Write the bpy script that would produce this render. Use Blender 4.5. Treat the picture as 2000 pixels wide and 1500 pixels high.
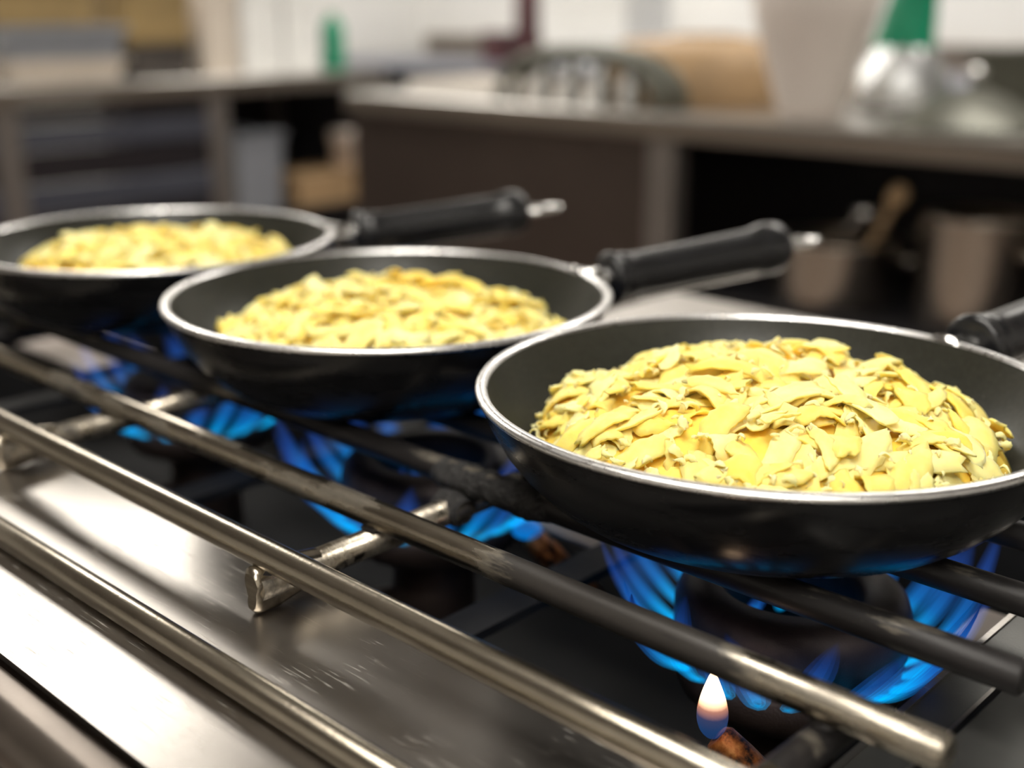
import bpy, math, random
from mathutils import Vector, Matrix, noise

# ------------------------------------------------------------------ camera, light, exposure
for o in list(bpy.data.objects):
    bpy.data.objects.remove(o, do_unlink=True)
S = bpy.context.scene
C = S.collection
RIM = 0.9835            # height of the pan rims above the floor
PLATE = 0.90            # height of the steel range top
PI = math.pi

cam_d = bpy.data.cameras.new('camera')
cam = bpy.data.objects.new('camera', cam_d)
C.objects.link(cam)
cam.location = (0, 0, RIM + 0.159)
cam.rotation_euler = (PI / 2 - 0.3013, 0, 0.7573)
cam_d.sensor_width = 36
cam_d.lens = 42.66
cam_d.clip_start = 0.02
cam_d.dof.use_dof = True
cam_d.dof.focus_distance = 0.485
cam_d.dof.aperture_fstop = 3.85
S.camera = cam

w = bpy.data.worlds.new('world')
S.world = w
w.use_nodes = True
w.node_tree.nodes['Background'].inputs[0].default_value = (0.8, 0.85, 0.9, 1)
w.node_tree.nodes['Background'].inputs[1].default_value = 0.05

S.view_settings.view_transform = 'Standard'
S.view_settings.look = 'None'
S.view_settings.gamma = 1
S.view_settings.use_curve_mapping = False
S.view_settings.exposure = 0.0
LAMP = 14.0              # emission of the ceiling lamp diffusers

# ------------------------------------------------------------------ materials
class NT:
    def __init__(s, name):
        s.m = bpy.data.materials.new(name)
        s.m.use_nodes = True
        s.t = s.m.node_tree
        s.t.nodes.clear()
        s.out = s.n('ShaderNodeOutputMaterial')
    def n(s, typ, **kw):
        nd = s.t.nodes.new(typ)
        for k, v in kw.items():
            if k[0] == '_':
                setattr(nd, k[1:], v)
            else:
                key = int(k[1:]) if k[0] == 'i' and k[1:].isdigit() else k
                s.set(nd.inputs[key], v)
        return nd
    def set(s, inp, v):
        if isinstance(v, bpy.types.NodeSocket):
            s.t.links.new(v, inp)
        else:
            if isinstance(v, tuple) and len(v) == 3 and inp.type == 'RGBA':
                v = v + (1,)
            inp.default_value = v
    def coord(s, scale=(1, 1, 1), kind='Object'):
        tc = s.n('ShaderNodeTexCoord')
        mp = s.n('ShaderNodeMapping')
        s.set(mp.inputs[0], tc.outputs[kind])
        mp.inputs['Scale'].default_value = scale
        return mp.outputs[0]
    def noise(s, vec, scale, detail=4, rough=0.55):
        nd = s.n('ShaderNodeTexNoise')
        s.set(nd.inputs['Vector'], vec)
        nd.inputs['Scale'].default_value = scale
        nd.inputs['Detail'].default_value = detail
        nd.inputs['Roughness'].default_value = rough
        return nd.outputs['Fac']
    def ramp(s, fac, stops):
        r = s.n('ShaderNodeValToRGB')
        s.set(r.inputs[0], fac)
        e = r.color_ramp.elements
        while len(e) < len(stops):
            e.new(0.5)
        for el, (p, c) in zip(e, stops):
            el.position = p
            if not isinstance(c, tuple):
                c = (c, c, c)
            el.color = c + (1,) if len(c) == 3 else c
        return r.outputs[0]
    def math(s, op, a, b=0.0):
        m = s.n('ShaderNodeMath', _operation=op)
        s.set(m.inputs[0], a)
        s.set(m.inputs[1], b)
        return m.outputs[0]
    def mix(s, fac, a, b):
        m = s.n('ShaderNodeMix', _data_type='RGBA')
        s.set(m.inputs[0], fac)
        s.set(m.inputs[6], a)
        s.set(m.inputs[7], b)
        return m.outputs[2]
    def bump(s, h, strength, dist=0.001):
        b = s.n('ShaderNodeBump')
        b.inputs['Strength'].default_value = strength
        b.inputs['Distance'].default_value = dist
        s.set(b.inputs['Height'], h)
        return b.outputs[0]
    def bsdf(s, color, rough=0.5, metal=0.0, normal=None, **kw):
        p = s.n('ShaderNodeBsdfPrincipled')
        s.set(p.inputs['Base Color'], color)
        s.set(p.inputs['Roughness'], rough)
        s.set(p.inputs['Metallic'], metal)
        if normal is not None:
            s.set(p.inputs['Normal'], normal)
        for k, v in kw.items():
            s.set(p.inputs[k.replace('_', ' ')], v)
        s.t.links.new(p.outputs[0], s.out.inputs[0])
        return s.m

def flat(name, color, rough=0.5, metal=0.0, var=0.12, scale=6.0, bump=0.0):
    t = NT(name)
    v = t.coord()
    f = t.noise(v, scale, 3)
    c1 = tuple(x * (1 - var) for x in color)
    c2 = tuple(min(1, x * (1 + var)) for x in color)
    col = t.ramp(f, [(0.3, c1), (0.7, c2)])
    nrm = t.bump(t.noise(v, scale * 20, 3), bump) if bump else None
    return t.bsdf(col, rough, metal, nrm)

def steel_plate():
    t = NT('brushed_steel_plate')
    v = t.coord((900, 30, 30))
    br = t.noise(v, 1.0, 3)
    v2 = t.coord()
    big = t.noise(v2, 9.0, 4)
    fine = t.noise(v2, 320.0, 2)
    # short scratches running across the plate
    sc = t.noise(t.coord((45, 900, 30)), 1.0, 2, 0.7)
    scr = t.ramp(sc, [(0.60, 0.0), (0.66, 1.0)])
    msk = t.ramp(t.noise(v2, 26.0, 2), [(0.47, 0.0), (0.6, 1.0)])
    scr = t.math('MULTIPLY', scr, msk)
    specks = t.ramp(fine, [(0.70, 0.0), (0.76, 1.0)])
    col = t.ramp(big, [(0.25, (0.36, 0.335, 0.31)), (0.75, (0.47, 0.445, 0.415))])
    col = t.mix(t.math('MULTIPLY', specks, 0.2), col, (0.22, 0.20, 0.18))
    col = t.mix(t.math('MULTIPLY', scr, 0.5), col, (0.85, 0.82, 0.76))
    r = t.math('ADD', t.math('MULTIPLY', big, 0.18), 0.22)
    r = t.math('ADD', r, t.math('MULTIPLY', scr, 0.25))
    h = t.math('ADD', t.math('MULTIPLY', br, 0.25), t.math('MULTIPLY', scr, 0.8))
    return t.bsdf(col, r, 1.0, t.bump(h, 0.10, 0.0006))

def rod_steel(name, soot_lo, soot_hi, burnt=None):
    """bare rod with soot; soot amount is a noise threshold (lo..hi)."""
    t = NT(name)
    v = t.coord()
    st = t.noise(t.coord((18, 260, 260)), 1.0, 4)
    big = t.noise(t.coord((14, 60, 60)), 1.0, 5, 0.62)
    soot = t.ramp(big, [(soot_lo, 0.0), (soot_hi, 1.0)])
    if burnt:                            # black burnt stretch directly in front of a burner
        sx = t.n('ShaderNodeSeparateXYZ')
        t.set(sx.inputs[0], t.coord())
        d = t.math('ABSOLUTE', t.math('SUBTRACT', sx.outputs[0], (burnt[0] + burnt[1]) / 2))
        d = t.math('SUBTRACT', 1.0, t.math('DIVIDE', d, (burnt[1] - burnt[0]) / 2))
        d = t.math('ADD', d, t.math('MULTIPLY', t.math('SUBTRACT', big, 0.5), 1.6))
        soot = t.math('MAXIMUM', soot, t.ramp(d, [(0.1, 0.0), (0.35, 0.95)]))
    base = t.ramp(st, [(0.3, (0.32, 0.28, 0.22)), (0.7, (0.50, 0.45, 0.37))])
    col = t.mix(soot, base, (0.018, 0.016, 0.016))
    met = t.math('SUBTRACT', 1.0, t.math('MULTIPLY', soot, 0.75))
    r = t.math('ADD', 0.24, t.math('MULTIPLY', soot, 0.22))
    h = t.math('ADD', t.math('MULTIPLY', t.noise(v, 500.0, 3), 0.6), t.math('MULTIPLY', soot, 0.6))
    return t.bsdf(col, r, met, t.bump(h, 0.16, 0.0008))

M = {}
M['plate'] = steel_plate()
M['rod_clean'] = rod_steel('clean_steel_rod', 0.72, 0.9)
M['rod_part'] = rod_steel('half_sooted_rod', 0.42, 0.66)
M['rod_burnt'] = rod_steel('burnt_patch_rod', 0.50, 0.72, (-0.325, -0.180))
M['rod_soot'] = rod_steel('sooted_rod', 0.25, 0.42)
M['nose'] = flat('dark_nose_steel', (0.16, 0.135, 0.115), 0.34, 0.9, 0.12, 20, 0.05)  # dark brownish steel, darker than the range top

def pan_out():
    t = NT('charcoal_enamel_outside')
    v = t.coord()
    n = t.noise(t.coord((1, 1, 4)), 16.0, 5, 0.6)
    col = t.ramp(n, [(0.35, (0.009, 0.009, 0.010)), (0.7, (0.024, 0.024, 0.025))])
    r = t.ramp(n, [(0.35, 0.20), (0.7, 0.42)])
    return t.bsdf(col, r, 0.35, t.bump(t.noise(v, 60.0, 4), 0.10, 0.002))
M['pan_out'] = pan_out()

def pan_in():
    t = NT('speckled_nonstick')
    v = t.coord()
    sp = t.n('ShaderNodeTexVoronoi')
    t.set(sp.inputs['Vector'], v)
    sp.inputs['Scale'].default_value = 150.0
    dots = t.ramp(sp.outputs['Distance'], [(0.05, 1.0), (0.12, 0.0)])
    msk = t.ramp(t.noise(v, 20.0, 2), [(0.5, 0.0), (0.62, 1.0)])
    dots = t.math('MULTIPLY', dots, msk)
    n = t.noise(v, 400.0, 2)
    col = t.ramp(n, [(0.35, (0.016, 0.017, 0.0135)), (0.7, (0.028, 0.029, 0.024))])
    col = t.mix(t.math('MULTIPLY', dots, 0.5), col, (0.35, 0.34, 0.28))
    return t.bsdf(col, 0.38, 0.0, t.bump(n, 0.15, 0.0005))
M['pan_in'] = pan_in()
def rim():
    t = NT('bare_aluminium_rim')
    v = t.coord()
    n = t.noise(v, 160.0, 4)
    col = t.ramp(n, [(0.3, (0.62, 0.61, 0.60)), (0.6, (0.86, 0.85, 0.84))])
    dirt = t.ramp(t.noise(v, 45.0, 4), [(0.62, 0.0), (0.74, 1.0)])
    col = t.mix(t.math('MULTIPLY', dirt, 0.45), col, (0.24, 0.20, 0.14))
    return t.bsdf(col, t.ramp(n, [(0.3, 0.36), (0.7, 0.24)]), 1.0, t.bump(n, 0.12, 0.0006))
M['rim'] = rim()
M['handle'] = flat('black_handle_plastic', (0.012, 0.012, 0.013), 0.26, 0, 0.2, 60, 0.04)
M['ferrule'] = flat('polished_steel', (0.75, 0.74, 0.72), 0.18, 1.0, 0.06, 30)
M['soot_iron'] = flat('sooty_cast_iron', (0.045, 0.034, 0.033), 0.5, 0.4, 0.35, 60, 0.25)
M['iron'] = flat('burnt_cast_iron', (0.060, 0.042, 0.036), 0.5, 0.5, 0.35, 45, 0.3)
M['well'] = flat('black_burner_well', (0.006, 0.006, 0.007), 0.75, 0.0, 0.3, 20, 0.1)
M['tray'] = flat('pale_metal_drip_tray', (0.24, 0.195, 0.165), 0.5, 0.3, 0.12, 20)
M['divider'] = flat('dark_divider_steel', (0.10, 0.10, 0.095), 0.4, 0.8, 0.15, 40, 0.1)
M['crust'] = flat('burnt_food_crust', (0.022, 0.020, 0.019), 0.5, 0.0, 0.5, 260, 0.9)
def crust():
    t = NT('charred_crust')
    v = t.coord()
    n = t.noise(v, 330.0, 4, 0.7)
    col = t.ramp(n, [(0.45, (0.012, 0.011, 0.011)), (0.68, (0.05, 0.048, 0.046)), (0.8, (0.2, 0.19, 0.18))])
    return t.bsdf(col, 0.55, 0.0, t.bump(n, 0.9, 0.003))
M['crust'] = crust()
def brass():
    t = NT('heat_stained_brass')
    v = t.coord()
    n = t.noise(v, 140.0, 5, 0.65)
    col = t.ramp(n, [(0.40, (0.02, 0.012, 0.01)), (0.55, (0.45, 0.14, 0.03)), (0.75, (0.75, 0.33, 0.10))])
    return t.bsdf(col, 0.45, 0.5, t.bump(n, 0.5, 0.001))
M['brass'] = brass()

def potato(name, tint):
    t = NT(name)
    v = t.coord()
    oi = t.n('ShaderNodeObjectInfo')
    n = t.noise(v, 70.0, 4)
    f = t.math('ADD', t.math('MULTIPLY', n, 0.6), t.math('MULTIPLY', oi.outputs['Random'], 0.4))
    col = t.ramp(f, [(0.25, tuple(a * b for a, b in zip((0.98, 0.69, 0.125), tint))),
                     (0.75, tuple(a * b for a, b in zip((1.0, 0.875, 0.40), tint)))])
    g = t.noise(v, 420.0, 3, 0.6)
    h = t.math('ADD', t.math('MULTIPLY', g, 0.5), n)
    return t.bsdf(col, 0.5, 0.0, t.bump(h, 0.3, 0.0012), Subsurface_Weight=0.8,
                  Subsurface_Radius=(0.0040, 0.0036, 0.0026), Subsurface_Scale=0.5,
                  Specular_IOR_Level=0.22)
M['shred'] = potato('boiled_potato_shred', (1, 1, 1))
M['mound'] = potato('packed_potato', (1.0, 0.94, 0.75))

def flame_mat(name, stops, stren, dens=None):
    """light-giving gas: emission added to what lies behind it"""
    t = NT(name)
    a = t.n('ShaderNodeAttribute', _attribute_name='flame_t')
    col = t.ramp(a.outputs['Fac'], stops)
    e = t.n('ShaderNodeEmission')
    t.set(e.inputs[0], col)
    e.inputs[1].default_value = stren
    tr = t.n('ShaderNodeBsdfTransparent')
    ad = t.n('ShaderNodeAddShader')
    t.t.links.new(e.outputs[0], ad.inputs[0])
    t.t.links.new(tr.outputs[0], ad.inputs[1])
    t.t.links.new(ad.outputs[0], t.out.inputs[0])
    return t.m
M['flame'] = flame_mat('blue_gas_flame', [(0.0, (0.0, 0.32, 0.68)), (0.15, (0.0, 0.26, 0.56)), (0.4, (0.003, 0.09, 0.30)),
                                          (0.7, (0.006, 0.03, 0.15)), (1.0, (0.0, 0.0, 0.0))], 0.24)
M['pilot'] = flame_mat('pilot_flame', [(0.0, (0.001, 0.012, 0.05)), (0.2, (0.002, 0.02, 0.07)), (0.36, (0.03, 0.025, 0.05)),
                                       (0.48, (0.5, 0.2, 0.10)), (0.68, (4.0, 2.6, 1.5)), (0.92, (4.0, 2.8, 1.7)), (1.0, (1.2, 0.3, 0.12))], 1.0)

M['pilot_blue'] = flame_mat('blue_pilot_flame', [(0.0, (0.0, 0.10, 0.34)), (0.4, (0.0, 0.10, 0.34)), (0.7, (0.01, 0.05, 0.2)), (1.0, (0.0, 0.0, 0.02))], 0.8)
def lampmat():
    t = NT('lamp_diffuser')
    e = t.n('ShaderNodeEmission')
    e.inputs[0].default_value = (1.0, 0.95, 0.87, 1)
    e.inputs[1].default_value = LAMP
    t.t.links.new(e.outputs[0], t.out.inputs[0])
    return t.m
M['lamp'] = lampmat()
M['lampframe'] = flat('white_lamp_frame', (0.8, 0.8, 0.78), 0.5)

# ------------------------------------------------------------------ mesh helpers
class MB:
    def __init__(s):
        s.v = []
        s.f = []
        s.smooth = []
    def add(s, vs, fs, smooth=False):
        o = len(s.v)
        s.v += [tuple(p) for p in vs]
        s.f += [tuple(i + o for i in f) for f in fs]
        s.smooth += [smooth] * len(fs)
        return s
    def box(s, a, b, bev=0.0):
        x0, y0, z0 = a
        x1, y1, z1 = b
        if bev <= 0:
            vs = [(x, y, z) for z in (z0, z1) for y in (y0, y1) for x in (x0, x1)]
            return s.add(vs, [(0, 2, 3, 1), (4, 5, 7, 6), (0, 1, 5, 4), (2, 6, 7, 3), (0, 4, 6, 2), (1, 3, 7, 5)])
        # chamfered box: each corner cut into three vertices
        vs = []
        idx = {}
        for i, x in enumerate((x0, x1)):
            for j, y in enumerate((y0, y1)):
                for k, z in enumerate((z0, z1)):
                    sx, sy, sz = (1 - 2 * i), (1 - 2 * j), (1 - 2 * k)
                    for ax in range(3):
                        p = [x + sx * bev, y + sy * bev, z + sz * bev]
                        p[ax] = (x, y, z)[ax]
                        idx[i, j, k, ax] = len(vs)
                        vs.append(tuple(p))
        fs = []
        for ax in range(3):
            for sd in (0, 1):
                q = []
                for (a1, b1) in ((0, 0), (1, 0), (1, 1), (0, 1)):
                    c = [0, 0, 0]
                    c[ax] = sd
                    c[(ax + 1) % 3] = a1
                    c[(ax + 2) % 3] = b1
                    q.append(idx[c[0], c[1], c[2], ax])
                fs.append(tuple(q if sd else q[::-1]))
        for ax in range(3):      # edges along ax
            o1, o2 = (ax + 1) % 3, (ax + 2) % 3
            for p in (0, 1):
                for r in (0, 1):
                    c0 = [0, 0, 0]
                    c0[o1] = p
                    c0[o2] = r
                    c1 = list(c0)
                    c1[ax] = 1
                    q = (idx[c0[0], c0[1], c0[2], o1], idx[c1[0], c1[1], c1[2], o1], idx[c1[0], c1[1], c1[2], o2], idx[c0[0], c0[1], c0[2], o2])
                    fs.append(q if p != r else q[::-1])
        for i in (0, 1):
            for j in (0, 1):
                for k in (0, 1):
                    q = (idx[i, j, k, 0], idx[i, j, k, 1], idx[i, j, k, 2])
                    fs.append(q if (i + j + k) % 2 else q[::-1])
        return s.add(vs, fs)
    def lathe(s, prof, n=48, center=(0, 0, 0), mat=None, a0=0.0, a1=2 * PI, smooth=True):
        full = abs(a1 - a0 - 2 * PI) < 1e-6
        cnt = n if full else n + 1
        vs = []
        for i in range(cnt):
            a = a0 + (a1 - a0) * i / n
            for r, z in prof:
                p = Vector((r * math.cos(a), r * math.sin(a), z))
                if mat is not None:
                    p = mat @ p
                vs.append((p.x + center[0], p.y + center[1], p.z + center[2]))
        m = len(prof)
        fs = []
        for i in range(n):
            j = (i + 1) % cnt
            for k in range(m - 1):
                fs.append((i * m + k, j * m + k, j * m + k + 1, i * m + k + 1))
        return s.add(vs, fs, smooth)
    def tube(s, pts, rad, n=16, cap=True, squash=1.0, up=(0, 0, 1)):
        pts = [Vector(p) for p in pts]
        rs = rad if isinstance(rad, (list, tuple)) else [rad] * len(pts)
        vs = []
        upv = Vector(up)
        for i, p in enumerate(pts):
            d = (pts[min(i + 1, len(pts) - 1)] - pts[max(i - 1, 0)]).normalized()
            u = upv if abs(d.dot(upv)) < 0.95 else Vector((1, 0, 0))
            sx = d.cross(u).normalized()
            sy = sx.cross(d).normalized()
            for k in range(n):
                a = 2 * PI * k / n
                q = p + sx * (rs[i] * math.cos(a)) + sy * (rs[i] * squash * math.sin(a))
                vs.append(tuple(q))
        fs = []
        m = len(pts)
        for i in range(m - 1):
            for k in range(n):
                l = (k + 1) % n
                fs.append((i * n + k, i * n + l, (i + 1) * n + l, (i + 1) * n + k))
        s.add(vs, fs, True)
        if cap:
            b = len(s.v) - len(vs)
            s.f.append(tuple(b + k for k in range(n))[::-1])
            s.f.append(tuple(b + (m - 1) * n + k for k in range(n)))
            s.smooth += [False, False]
        return s
    def mesh(s, name, mat=None):
        me = bpy.data.meshes.new(name)
        me.from_pydata(s.v, [], s.f)
        me.polygons.foreach_set('use_smooth', s.smooth)
        me.update()
        if mat:
            me.materials.append(M[mat] if isinstance(mat, str) else mat)
        return me
    def build(s, name, mat, parent=None, loc=None, kind=None):
        o = bpy.data.objects.new(name, s.mesh(name, mat))
        C.objects.link(o)
        if parent:
            o.parent = parent
        if loc:
            o.location = loc
        if kind:
            o['kind'] = kind
        return o

def thing(name, label, cat, loc=(0, 0, 0), rz=0.0, group=None):
    o = bpy.data.objects.new(name, None)
    o.empty_display_size = 0.05
    C.objects.link(o)
    o.location = loc
    o.rotation_euler = (0, 0, rz)
    return tag(o, label, cat, group)
def tag(o, label, cat, group=None):
    o['label'] = label
    o['category'] = cat
    if group:
        o['group'] = group
    return o
def struct(name, mb, mat):
    o = mb.build(name, mat)
    o['kind'] = 'structure'
    return o

# ------------------------------------------------------------------ the room
M['wall'] = flat('white_wall_paint', (0.86, 0.85, 0.82), 0.45, 0, 0.03, 3)
M['floor'] = flat('dark_red_brown_floor', (0.26, 0.21, 0.18), 0.5, 0, 0.15, 8)
M['ceil'] = flat('grey_ceiling', (0.32, 0.31, 0.30), 0.8, 0, 0.05, 3)
X0, X1, Y0, Y1, ZC = -5.2, 2.2, -2.4, 4.75, 2.75
struct('floor', MB().box((X0, Y0, -0.1), (X1, Y1, 0)), 'floor')
struct('ceiling', MB().box((X0, Y0, ZC), (X1, Y1, ZC + 0.1)), 'ceil')
struct('wall_back', MB().box((X0, Y1, 0), (X1, Y1 + 0.1, ZC)), 'wall')
struct('wall_front', MB().box((X0, Y0 - 0.1, 0), (X1, Y0, ZC)), 'wall')
struct('wall_left', MB().box((X0 - 0.1, Y0, 0), (X0, Y1, ZC)), 'wall')
struct('wall_right', MB().box((X1, Y0, 0), (X1 + 0.1, Y1, ZC)), 'wall')
lamps = [(-3.6, 1.6, 1.2, 0.6, 'broad ceiling lamp over the aisle beyond the range'),
         (-4.2, 2.22, 1.2, 0.55, 'broad ceiling lamp over the side counter'),
         (-3.2, 3.6, 1.3, 0.6, 'broad ceiling lamp over the rear counter'),
         (-0.9, 2.9, 1.3, 0.6, 'broad ceiling lamp over the steel island counter'),
         (-0.35, 0.05, 1.3, 0.6, 'broad ceiling lamp straight above the gas range'),
         (0.9, -0.8, 1.3, 0.6, 'broad ceiling lamp behind the viewer')]
for x, y, lx, ly, lab in lamps:
    t = thing('ceiling_lamp', lab, 'lamp', (x, y, ZC), 0, 'ceiling lamps')
    h = 0.07
    MB().box((-lx / 2 - 0.03, -ly / 2 - 0.03, -h), (-lx / 2, ly / 2 + 0.03, 0)).box((lx / 2, -ly / 2 - 0.03, -h), (lx / 2 + 0.03, ly / 2 + 0.03, 0)) \
        .box((-lx / 2, -ly / 2 - 0.03, -h), (lx / 2, -ly / 2, 0)).box((-lx / 2, ly / 2, -h), (lx / 2, ly / 2 + 0.03, 0)).build('frame', 'lampframe', t)
    MB().box((-lx / 2, -ly / 2, -h + 0.01), (lx / 2, ly / 2, -h + 0.03)).build('diffuser', 'lamp', t)

# ------------------------------------------------------------------ the gas range
WX0, WX1, WY0, WY1 = -1.15, -0.140, 0.287, 0.66      # burner well
rg = thing('gas_range', 'long stainless steel gas range with open burner wells under the pan grate', 'stove', (-0.5, 0.42, 0))
def P(mb, name, mat, kind=None):
    o = mb.build(name, mat, rg, (0.5, -0.42, 0))
    return o
P(MB().box((-1.35, 0.170, PLATE - 0.003), (0.45, WY0, PLATE)), 'front_plate', 'plate')
P(MB().box((WX1, WY0, PLATE - 0.003), (0.45, WY1, PLATE)), 'side_plate', 'divider')
P(MB().box((-0.622, WY1, PLATE - 0.02), (0.45, 0.868, PLATE), 0.002), 'back_plate', 'plate')
P(MB().box((-1.35, WY1, PLATE - 0.003), (-0.622, WY1 + 0.03, PLATE)), 'back_edge', 'plate')
P(MB().box((-1.35, WY0, PLATE - 0.003), (WX0, WY1, PLATE)), 'end_plate', 'plate')
# rolled front nose
prof = [(0.168, PLATE - 0.0035)]
for k in range(13):
    a = PI / 2 + PI * k / 12
    prof.append((0.158 + 0.012 * math.cos(a), PLATE - 0.0135 + 0.012 * math.sin(a)))
prof += [(0.165, PLATE - 0.027)]
vs = [(x, y, z) for x in (-1.35, 0.45) for y, z in prof]
n = len(prof)
P(MB().add(vs, [(i, i + 1, n + i + 1, n + i) for i in range(n - 1)], True), 'front_nose', 'nose')
P(MB().tube([(-1.3, 0.2165, PLATE + 0.006), (0.42, 0.2165, PLATE + 0.006)], 0.0062, 20), 'guard_rail', 'rod_clean')
P(MB().box((-1.35, 0.166, 0.12), (0.45, 0.178, PLATE - 0.025)), 'front_panel', 'divider')
P(MB().box((-1.35, 0.178, 0.12), (-1.34, 0.69, PLATE - 0.004)), 'end_panel', 'plate')
P(MB().box((0.44, 0.178, 0.12), (0.45, 0.868, PLATE - 0.021)), 'end_panel', 'plate')
P(MB().box((-0.622, 0.858, 0.12), (0.44, 0.868, PLATE - 0.021)), 'back_panel', 'divider')
P(MB().box((-1.34, 0.68, 0.12), (-0.622, 0.69, PLATE - 0.004)), 'back_panel', 'divider')
for x in (-1.3, 0.4):
    for y in (0.21, 0.64):
        P(MB().tube([(x, y, 0.0), (x, y, 0.12)], 0.025, 12), 'leg', 'divider')
P(MB().box((-1.34, 0.18, 0.12), (0.44, 0.66, 0.13)), 'bottom_panel', 'divider')
# well: floor and walls
WZ = PLATE - 0.135
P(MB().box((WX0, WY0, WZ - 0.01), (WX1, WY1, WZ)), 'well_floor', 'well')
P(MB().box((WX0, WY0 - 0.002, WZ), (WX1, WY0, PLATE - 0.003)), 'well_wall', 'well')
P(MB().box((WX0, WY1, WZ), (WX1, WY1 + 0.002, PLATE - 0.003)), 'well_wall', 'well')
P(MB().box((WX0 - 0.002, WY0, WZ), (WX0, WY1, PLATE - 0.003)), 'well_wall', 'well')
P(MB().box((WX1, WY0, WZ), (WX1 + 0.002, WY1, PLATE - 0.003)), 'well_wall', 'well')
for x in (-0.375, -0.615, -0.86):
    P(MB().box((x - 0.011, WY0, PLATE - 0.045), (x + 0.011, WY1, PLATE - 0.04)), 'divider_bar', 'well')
# flange beside the last burner: dark strip with two bright folded edges
P(MB().box((-0.166, 0.30, PLATE - 0.014), (-0.148, WY1, PLATE - 0.010)), 'flange_strip', 'divider')
P(MB().box((-0.1685, 0.30, PLATE - 0.016), (-0.166, WY1, PLATE - 0.009)), 'folded_edge', 'plate')
P(MB().box((-0.148, 0.30, PLATE - 0.012), (-0.1465, WY1, PLATE - 0.007)), 'folded_edge', 'plate')
for x0, x1, y0, y1, z in ((-0.455, -0.385, 0.48, 0.56, -0.045), (-0.207, -0.172, 0.515, 0.566, -0.048), (-1.05, -0.93, 0.46, 0.53, -0.048)):
    P(MB().box((x0, y0, PLATE + z - 0.002), (x1, y1, PLATE + z), 0.0008), 'drip_tray', 'tray')
# feed pipes on the well floor
for x in (-0.25, -0.49, -0.735):
    P(MB().tube([(x - 0.05, WY0 + 0.005, PLATE - 0.11), (x - 0.05, 0.40, PLATE - 0.11), (x, 0.45, PLATE - 0.095)], 0.009, 12), 'gas_pipe', 'iron')

# ------------------------------------------------------------------ burners and flames
rng = random.Random(4)
def jet_mesh(seed, length, width, out=0.62, rise=0.85):
    r = random.Random(seed)
    n, m = 12, 8
    vs, fs, tt = [], [], []
    bend = r.uniform(0.85, 1.1)
    sw = r.uniform(-0.25, 0.25)
    for sh in (0.35, 0.65, 1.0):             # nested shells of burning gas, soft towards the outside
        b = len(vs)
        for i in range(n + 1):
            t = i / n
            x = length * out * (1.35 * t - 0.35 * t * t)
            z = length * rise * bend * (0.25 * t + 0.75 * t ** 1.5)
            y = length * sw * t * t
            wd = sh * (width * (0.30 + 0.9 * math.sin(PI * min(1, t * 1.1) * 0.6)) * (1 - t ** 5) + 0.0003)
            th = wd * 0.5
            for k in range(m):
                a = 2 * PI * k / m
                vs.append((x - th * 0.6 * math.sin(a), y + wd * math.cos(a), z + th * math.sin(a)))
                tt.append(t)
        for i in range(n):
            for k in range(m):
                l = (k + 1) % m
                fs.append((b + i * m + k, b + i * m + l, b + (i + 1) * m + l, b + (i + 1) * m + k))
    me = bpy.data.meshes.new('flame_jet')
    me.from_pydata(vs, [], fs)
    at = me.attributes.new('flame_t', 'FLOAT', 'POINT')
    at.data.foreach_set('value', tt)
    me.polygons.foreach_set('use_smooth', [True] * len(fs))
    me.materials.append(M['flame'])
    return me
jets = [jet_mesh(k, 0.058 + 0.008 * (k % 3), 0.0060) for k in range(5)]
small = [jet_mesh(20 + k, 0.022, 0.0040, 0.5, 0.9) for k in range(3)]
BZ = RIM - 0.128         # height of the flame ports
def burner(x, y, label):
    b = thing('gas_burner', label, 'burner', (x, y, WZ + 0.0), 0, 'lit burners under the pans')
    z0 = BZ - WZ
    # ring cap: flat iron ring with rounded shoulders and a centre hole
    MB().lathe([(0.031, z0 + 0.012), (0.031, z0 + 0.034), (0.033, z0 + 0.038), (0.046, z0 + 0.038), (0.051, z0 + 0.034), (0.053, z0 + 0.028), (0.053, z0 + 0.013),
                (0.049, z0 + 0.010), (0.031, z0 + 0.012)], 56).build('ring_cap', 'soot_iron', b)
    MB().lathe([(0.047, z0 + 0.010), (0.051, z0 + 0.006), (0.053, z0 - 0.002), (0.050, z0 - 0.012), (0.030, z0 - 0.020), (0.018, z0 - 0.022), (0.018, z0 + 0.004), (0.047, z0 + 0.010)], 56).build('port_skirt', 'iron', b)
    MB().lathe([(0.0, 0.0), (0.026, 0.0), (0.024, z0 - 0.020), (0.012, z0 - 0.018), (0.0, z0 - 0.016)], 32).build('pedestal', 'iron', b)
    N = 24
    for k in range(N):
        a = 2 * PI * k / N + rng.uniform(-0.05, 0.05)
        o = bpy.data.objects.new('flame_jet', jets[k % 5])
        C.objects.link(o)
        o.parent = b
        o.location = (0.051 * math.cos(a), 0.051 * math.sin(a), z0 + 0.004)
        o.rotation_euler = (0, 0, a + 0.25)
        s = rng.uniform(0.85, 1.15)
        o.scale = (s, 1.15, s)
    for k in range(9):
        a = 2 * PI * k / 9 + 0.2
        o = bpy.data.objects.new('inner_flame', small[k % 3])
        C.objects.link(o)
        o.parent = b
        o.location = (0.027 * math.cos(a), 0.027 * math.sin(a), z0 + 0.010)
        o.rotation_euler = (0, 0, a + PI)
burner(-0.25, 0.45, 'lit ring burner under the nearest sharp pan')
burner(-0.49, 0.45, 'lit ring burner under the middle pan')
burner(-0.735, 0.45, 'lit ring burner under the farthest pan at the left')

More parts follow.
